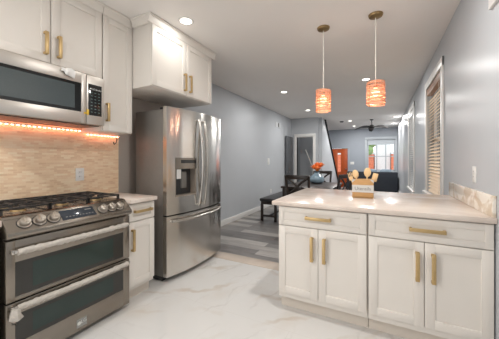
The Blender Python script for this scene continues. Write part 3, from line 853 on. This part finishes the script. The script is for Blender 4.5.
pts = [(0.05 + (FWd - 0.10) * i / n, fc(0.05 + (FWd - 0.10) * i / n) - 0.022 - 0.025 * math.sin(PI * i / n) ** 0.6, 0.625) for i in range(n + 1)]
m_ = MB().tube(pts, 0.0145, seg=12)
for k in (0, n): m_.cyl(pts[k], (pts[k][0], fc(pts[k][0]) + 0.003, 0.625), 0.012, seg=12)
m_.build('handle', 'chrome', fz)

# ------------------------------------------------------------------ pendants and ceiling fixtures
def pendant(label, x, y, z0, z1, r):
    t = thing('pendant_lamp', label, 'pendant lamp', (x, y, z0), 0, 'pendant lamps over the peninsula')
    H = z1 - z0; top = CH - z0
    MB().lathe([(0.001, top - 0.032), (0.02, top - 0.032), (0.058, top - 0.02), (0.064, top - 0.008), (0.064, top - 0.0005), (0.001, top - 0.0005)]).build('canopy', 'bronze', t)
    MB().cyl((0, 0, H + 0.01), (0, 0, top - 0.03), 0.0035, seg=8).build('cord', 'cord', t)
    s = MB()
    rnd = random.Random(int((x + 5) * 1000))
    nr = 15
    for i in range(nr):
        zc = 0.008 + (H - 0.016) * i / (nr - 1)
        a0 = rnd.uniform(0, 2 * PI); tl = rnd.uniform(0.0, 0.007); rr = r * rnd.uniform(0.95, 1.03)
        pts = [(rr * math.cos(a), rr * math.sin(a), min(H - 0.004, max(0.004, zc + tl * math.sin(a + a0)))) for a in [2 * PI * k / 28 for k in range(28)]]
        s.tube(pts, 0.0062, seg=6, flat=(0.35, 1.0), closed=True)
    s.build('shade', 'weave', t)
    f = MB()
    for k in range(4):
        a = PI / 4 + k * PI / 2
        f.cyl((r * 0.93 * math.cos(a), r * 0.93 * math.sin(a), 0), (r * 0.93 * math.cos(a), r * 0.93 * math.sin(a), H), 0.0025, seg=6)
        f.cyl((0, 0, H), (r * 0.95 * math.cos(a), r * 0.95 * math.sin(a), H), 0.0025, seg=6)
    f.build('frame', 'bronze', t)
    MB().cyl((0, 0, H - 0.055), (0, 0, H + 0.014), 0.018, seg=14).build('socket', 'bronze', t)
    MB().sphere((0, 0, H - 0.095), 0.034, (1, 1, 1.25)).build('bulb', 'bulb', t)
    l = bpy.data.lights.new('pendant_glow', 'POINT'); l.energy = PENDANT_POWER; l.color = (1.0, 0.80, 0.66); l.shadow_soft_size = 0.045
    lo = bpy.data.objects.new('pendant_glow', l); COL.objects.link(lo); lo.parent = t; lo.location = (0, 0, H * 0.45)
    return t
pendant('left orange banded pendant lamp hanging over the peninsula', -0.535, 2.72, 1.765, 1.99, 0.075)
pendant('right orange banded pendant lamp hanging nearer the camera', -0.045, 2.70, 1.778, 2.0, 0.080)

cans = [(-1.72, 1.96, 'recessed ceiling light in front of the fridge cabinet'),
        (-1.75, 4.92, 'recessed ceiling light above the bench, nearer of the left pair'),
        (-1.80, 7.03, 'recessed ceiling light left of the left pendant, before the doorway'),
        (-0.23, 4.79, 'recessed ceiling light just above the right pendant shade'),
        (-0.23, 7.03, 'recessed ceiling light hidden partly behind the right pendant shade'),
        (-0.97, 9.63, 'recessed living room light left of the fan, the nearer one'),
        (-0.97, 11.14, 'recessed living room light left of the fan, the farther one'),
        (0.42, 9.36, 'recessed living room light by the right wall, the nearer one'),
        (0.42, 11.0, 'recessed living room light by the right wall, the farther one'),
        (-0.25, 1.75, 'recessed kitchen ceiling light above the camera side of the peninsula'),
        (-1.72, -0.4, 'recessed kitchen ceiling light behind the camera on the range side'),
        (-0.25, -0.4, 'recessed kitchen ceiling light behind the camera by the right wall')]
proto = None
for i, (x, y, lab) in enumerate(cans):
    if proto is None:
        proto = thing('recessed_light', lab, 'ceiling light', (x, y, CH), 0, 'recessed ceiling lights')
        MB().lathe([(0.056, 0.0), (0.056, -0.004), (0.074, -0.006), (0.080, 0.0)], seg=32).build('trim_ring', 'trim', proto)
        MB().cyl((0, 0, -0.0035), (0, 0, -0.0005), 0.058, seg=32).build('lens', 'lamp', proto)
        o = proto
    else:
        o = copy_tree(proto); o.location = (x, y, CH); o['label'] = lab
    l = area_light('can_light', (0, 0, -0.012), (0, 0, 0), 0.13, 0.13, CAN_POWER * (0.12 if i == 0 else 1.0 if i == 10 else 0.25 if i == 11 else 0.8 if y < 3 else 0.62 if y < 8 else 1.0), CAN_COL, 'DISK')
    l.parent = o
sd = thing('smoke_detector', 'dark round detector on the living room ceiling', 'detector', (-1.25, 9.62, CH))
MB().lathe([(0.001, -0.035), (0.05, -0.035), (0.065, -0.02), (0.07, 0.0), (0.001, 0.0)]).build('body', 'dark_plastic', sd)

# ceiling fan at rest
cf = thing('ceiling_fan', 'dark three blade ceiling fan in the living room', 'ceiling fan', (-0.28, 9.6, 2.32))
MB().lathe([(0.001, 0.28), (0.055, 0.285), (0.065, 0.319), (0.001, 0.319)]).build('canopy', 'fan', cf)
MB().cyl((0, 0, 0.12), (0, 0, 0.29), 0.016, seg=12).build('downrod', 'fan', cf)
MB().lathe([(0.001, 0.0), (0.06, 0.005), (0.085, 0.04), (0.085, 0.09), (0.05, 0.13), (0.001, 0.135)]).build('motor', 'fan', cf)
for a in (PI * 1.0 + 0.35, -0.55, PI / 2 + 0.1):
    bl = MB(); n = 10; t = bmesh.new(); ra = []
    for i in range(n + 1):
        s = i / n; rr = 0.05 + 0.50 * s; w = 0.045 + 0.045 * math.sin(PI * min(1, s * 0.9 + 0.1)); z = 0.07 + 0.06 * math.sin(PI * s * 0.8) - 0.13 * s
        tw = 0.35 * (1 - s * 0.4)
        ra.append([t.verts.new((rr, sgn * w, z + sgn * w * math.sin(tw) + dz)) for dz in (0.006, -0.006) for sgn in ((-1, 1) if dz > 0 else (1, -1))])
    for i in range(n):
        for k in range(4): t.faces.new((ra[i][k], ra[i][(k + 1) % 4], ra[i + 1][(k + 1) % 4], ra[i + 1][k]))
    t.faces.new(ra[0][::-1]); t.faces.new(ra[-1])
    bl._merge(t, Matrix.Rotation(a, 4, 'Z'))
    bl.build('blade', 'fan', cf)

# ------------------------------------------------------------------ dining set
tb = thing('dining_table', 'dark espresso dining table behind the peninsula', 'table', (-1.25, 5.35, 0))
hx, hy = 0.48, 0.68
MB().box(-hx, hx, -hy, hy, 0.715, 0.75, 0.006).build('tabletop', 'espresso', tb)
a = MB(); a.box(-hx + 0.05, hx - 0.05, -hy + 0.05, -hy + 0.075, 0.62, 0.716); a.box(-hx + 0.05, hx - 0.05, hy - 0.075, hy - 0.05, 0.62, 0.716)
a.box(-hx + 0.05, -hx + 0.075, -hy + 0.05, hy - 0.05, 0.62, 0.716); a.box(hx - 0.075, hx - 0.05, -hy + 0.05, hy - 0.05, 0.62, 0.716)
a.build('apron', 'espresso', tb)
for sx in (-1, 1):
    for sy in (-1, 1):
        MB().box(sx * (hx - 0.065) - 0.04, sx * (hx - 0.065) + 0.04, sy * (hy - 0.065) - 0.04, sy * (hy - 0.065) + 0.04, 0, 0.716, 0.005).build('leg', 'espresso', tb)

def chair_proto(label):
    """Cross-back chair, seat faces local +y, back at y=-0.2."""
    t = thing('dining_chair', label, 'chair', (0, 0, 0), 0, 'cross back dining chairs')
    MB().box(-0.225, 0.225, -0.20, 0.22, 0.435, 0.475, 0.012).build('seat', 'leather', t)
    f = MB(); f.box(-0.21, 0.21, -0.19, 0.21, 0.385, 0.436, 0.004); f.build('seat_frame', 'espresso', t)
    for s in (-1, 1):
        MB().box(s * 0.195 - 0.02, s * 0.195 + 0.02, 0.17, 0.21, 0, 0.386, 0.004).build('leg', 'espresso', t)
        q = MB().tube([(s * 0.195, -0.22, 0.0), (s * 0.195, -0.19, 0.25), (s * 0.195, -0.185, 0.48), (s * 0.205, -0.21, 0.75), (s * 0.215, -0.255, 0.975)], 0.024, seg=8)
        q.build('leg', 'espresso', t)
    def yb(z): return -0.185 - 0.07 * max(0, (z - 0.48) / 0.495) ** 1.3
    n = 8
    r = MB()
    def arc_rail(z, hgt):
        poly = []
        pts = [(-0.21 + 0.42 * i / n, yb(z) - 0.018 * math.sin(PI * i / n)) for i in range(n + 1)]
        poly = [(p[0], p[1] - 0.011) for p in pts] + [(p[0], p[1] + 0.011) for p in reversed(pts)]
        r.prism(poly, 'z', z - hgt / 2, z + hgt / 2, 0.002)
    arc_rail(0.945, 0.075)
    r.build('top_rail', 'espresso', t); r = MB()
    arc_rail(0.60, 0.05)
    r.build('lower_rail', 'espresso', t)
    x = MB()
    for s in (-1, 1):
        pts = []
        for i in range(11):
            u = i / 10; z = 0.62 + 0.30 * u
            bowx = s * (0.185 - 0.37 * u) * (1 - 0.25 * math.sin(PI * u))
            pts.append((bowx, yb(z) - 0.012, z))
        x.tube(pts, 0.017, seg=8, flat=(0.8, 1.2))
    x.cyl((0, yb(0.77) + 0.005, 0.77), (0, yb(0.77) - 0.03, 0.77), 0.03, seg=16)
    x.build('cross_brace', 'espresso', t)
    st_ = MB(); st_.box(-0.18, 0.18, -0.20, -0.18, 0.2, 0.225); st_.box(-0.2, -0.185, -0.18, 0.18, 0.16, 0.185); st_.box(0.185, 0.2, -0.18, 0.18, 0.16, 0.185)
    st_.build('stretcher', 'espresso', t)
    return t
c1 = chair_proto('dark cross back chair with its back to the camera, beside the bench')
c1.location = (-1.36, 4.78, 0)
c2 = copy_tree(c1); c2['label'] = 'dark cross back chair at the far table end, behind the flowers'
c2.location = (-1.34, 6.45, 0); c2.rotation_euler = (0, 0, PI)
c3 = copy_tree(c1); c3['label'] = 'dark cross back chair at the right table side, left of the wooden crate'
c3.location = (-0.83, 5.40, 0); c3.rotation_euler = (0, 0, PI / 2 - 0.45)

bn = thing('bench', 'long dark bench with black padded seat along the left wall side', 'bench', (-2.05, 5.45, 0))
MB().box(-0.19, 0.19, -0.66, 0.66, 0.405, 0.47, 0.02, 3).build('seat', 'leather', bn)
a = MB(); a.box(-0.17, 0.17, -0.63, 0.63, 0.345, 0.408, 0.004); a.build('apron', 'espresso', bn)
for sx in (-1, 1):
    for sy in (-1, 1):
        MB().box(sx * 0.15 - 0.024, sx * 0.15 + 0.024, sy * 0.61 - 0.024, sy * 0.61 + 0.024, 0, 0.35, 0.003).build('leg', 'espresso', bn)
a = MB()
for sy in (-1, 1): a.box(-0.13, 0.13, sy * 0.61 - 0.012, sy * 0.61 + 0.012, 0.09, 0.13)
a.box(-0.012, 0.012, -0.6, 0.6, 0.095, 0.125)
a.build('stretcher', 'espresso', bn)

vs = tag(MB().lathe([(0.001, 0.0), (0.10, 0.0), (0.145, 0.025), (0.165, 0.07), (0.158, 0.115), (0.12, 0.16), (0.07, 0.195), (0.048, 0.225), (0.06, 0.25), (0.054, 0.25), (0.042, 0.225), (0.062, 0.192), (0.11, 0.155), (0.001, 0.02)]).build('vase', 'vase', loc=(-1.265, 5.72, 0.75)),
         'round blue grey vase holding orange flowers on the dining table', 'vase')
fl = thing('flower_bunch', 'bunch of bright orange flowers standing in the blue grey vase', 'flowers', (-1.265, 5.72, 0.80))
sm = MB()
heads = [(-0.06, 0.02, 0.28, 0.10), (0.015, -0.04, 0.25, 0.11), (0.085, 0.01, 0.33, 0.095), (0.0, 0.05, 0.33, 0.10)]
for (x, y, z, r) in heads: sm.tube([(0, 0, 0.0), (x * 0.3, y * 0.3, z * 0.6), (x, y, z)], 0.004, seg=6)
sm.build('stem', 'stem', fl)
for (x, y, z, r) in heads:
    m_ = MB(); rnd = random.Random(int(z * 1000))
    for ring, (cnt, tilt, sc_) in enumerate(((7, 0.35, 1.0), (6, 0.8, 0.9), (4, 1.25, 0.75))):
        for k in range(cnt):
            a = 2 * PI * k / cnt + ring * 0.4 + rnd.uniform(-0.2, 0.2)
            tm = Matrix.Translation((x, y, z)) @ Matrix.Rotation(a, 4, 'Z') @ Matrix.Rotation(-tilt, 4, 'Y')
            m_.sphere((r * 0.5 * sc_, 0, 0), r * 0.5 * sc_, (1.0, 0.62, 0.16), seg=10, m=tm)
    m_.sphere((x, y, z + r * 0.25), r * 0.55, seg=12)
    m_.build('bloom', 'petal', fl)

# ------------------------------------------------------------------ crate with wooden utensils
cr = thing('utensil_crate', 'small wooden crate with a white lettered band on the peninsula', 'crate', (-0.150, 2.57, 0.916), 0.06)
b = MB(); w, dpt, hh = 0.088, 0.06, 0.168
b.box(-w, w, -dpt, dpt, 0, 0.012); b.box(-w, w, -dpt, -dpt + 0.01, 0.0, hh, 0.0015); b.box(-w, w, dpt - 0.01, dpt, 0.0, hh, 0.0015)
b.box(-w, -w + 0.01, -dpt + 0.009, dpt - 0.009, 0.0, hh); b.box(w - 0.01, w, -dpt + 0.009, dpt - 0.009, 0.0, hh)
b.build('box', 'crate', cr)
lb = MB().box(-w - 0.001, w + 0.001, -dpt - 0.002, -dpt + 0.002, 0.052, 0.118).build('label_band', 'label', cr)
text('lettering', 'Utensils', 0.042, 'ink', lb, (0, -dpt - 0.0022, 0.085), (PI / 2, 0, 0))
for s in (-1, 1):
    MB().prism([(s * w, hh), (s * (w - 0.03), hh), (s * w, hh - 0.03)], 'y', -dpt - 0.002, -dpt + 0.0).build('corner_patch', 'label', cr)
def utensil(name, label, x, y, lean_x, lean_y, L_, head):
    t = thing(name, label, 'utensil', (-0.150 + x, 2.57 + y, 0.930))
    d = Vector((lean_x, lean_y, 1)).normalized(); tip = d * L_
    MB().tube([(0, 0, 0), tuple(tip * 0.5), tuple(tip)], [0.005, 0.005, 0.006], seg=8).build('shaft', 'spoon', t)
    R = Vector((0, 0, 1)).rotation_difference(d).to_matrix().to_4x4()
    m_ = MB()
    if head == 'fork':
        m_.box(-0.018, 0.018, -0.004, 0.004, L_ - 0.005, L_ + 0.03, 0.003, m=R)
        for k in (-0.014, 0.0, 0.014): m_.box(k - 0.003, k + 0.003, -0.003, 0.003, L_ + 0.028, L_ + 0.07, 0.001, m=R)
    elif head == 'spatula':
        m_.box(-0.022, 0.022, -0.003, 0.003, L_ - 0.01, L_ + 0.065, 0.003, m=R)
    else:
        m_.sphere((0, 0, L_ + 0.028), 0.029 * head, (0.85, 0.2, 1.25), seg=16, m=R)
    m_.build('head', 'spoon', t)
utensil('wooden_spoon', 'wooden spoon with the largest round head, standing right of centre in the crate', 0.028, -0.02, 0.06, 0.0, 0.19, 1.2)
utensil('wooden_spoon', 'wooden spoon leaning left over the crate rim, wide head', -0.026, -0.02, -0.17, -0.02, 0.175, 1.1)
utensil('wooden_fork', 'wooden fork leaning out at the left of the crate', -0.055, 0.015, -0.3, 0.0, 0.15, 'fork')
utensil('wooden_spatula', 'wooden spatula leaning out at the right of the crate', 0.055, 0.015, 0.26, 0.0, 0.15, 'spatula')

# ------------------------------------------------------------------ living room
sf = thing('sofa', 'charcoal sofa with its back to the kitchen, under the far window', 'sofa', (-0.29, 11.45, 0))
MB().box(-0.95, 0.85, -0.45, -0.27, 0.06, 0.80, 0.03, 3).build('back', 'sofa', sf)
MB().box(-0.93, 0.86, -0.26, 0.42, 0.06, 0.40, 0.03, 3).build('base', 'sofa', sf)
for s in (-0.95, 0.70): MB().box(s, s + 0.18, -0.26, 0.43, 0.06, 0.60, 0.03, 3).build('armrest', 'sofa', sf)
for s in (-0.76, -0.02): MB().box(s, s + 0.71, -0.24, 0.42, 0.40, 0.52, 0.03, 3).build('seat_cushion', 'sofa', sf)
for sx in (-0.85, 0.78):
    for sy in (-0.38, 0.36): MB().cyl((sx, sy, 0), (sx, sy, 0.07), 0.025, seg=10).build('leg', 'espresso', sf)
def pillow(label, x, y, tilt):
    m_ = MB(); t = bmesh.new(); bmesh.ops.create_uvsphere(t, u_segments=20, v_segments=12, radius=0.5)
    for v in t.verts:
        f = lambda q: math.copysign(abs(q * 2) ** 0.55, q) / 2
        v.co = Vector((f(v.co.x) * 0.42, v.co.y * 0.15, f(v.co.z) * 0.38))
    m_._merge(t, Matrix.Rotation(tilt, 4, 'X'))
    tag(m_.build('pillow', 'pillow', loc=(x, y, 0.715)), label, 'pillow', 'pillows on the sofa')
pillow('blue grey pillow peeking over the sofa back, left of the pair', -0.34, 11.28, 0.0)
pillow('blue grey pillow peeking over the sofa back, right of the pair', 0.16, 11.28, 0.0)

# ------------------------------------------------------------------ outside the far window
struct('ground', MB().box(-14, 14, YF + 0.3, 34, -0.6, -0.5), 'pave')
def house(label, x0, x1, y, z1, m):
    t = thing('house', label, 'house', ((x0 + x1) / 2, y, -0.5)); w = (x1 - x0) / 2
    MB().box(-w, w, 0, 5, 0, z1).build('wall', m, t)
    MB().box(-w, w, -0.15, 5, z1, z1 + 0.2).build('cornice', 'white_out', t)
house('brick house across the street behind the left window light', -4.2, -0.55, 24, 2.25, 'brick_out')
house('white house across the street behind the middle window light', -0.45, 0.7, 24.4, 5.0, 'white_out')
house('brick house across the street behind the right window light', 0.75, 4.2, 24, 2.25, 'brick_out')
tr = thing('tree', 'green street tree behind the upper left window light', 'tree', (-1.5, 22, -0.5))
MB().cyl((0, 0, 0), (0, 0, 2.2), 0.12, 0.09).build('trunk', 'bark', tr)
m_ = MB(); rnd = random.Random(3)
for k in range(26):
    m_.sphere((rnd.uniform(-1.0, 0.9), rnd.uniform(-0.7, 0.7), rnd.uniform(2.2, 4.2)), rnd.uniform(0.3, 0.55), seg=8)
m_.build('crown', 'leaf', tr)
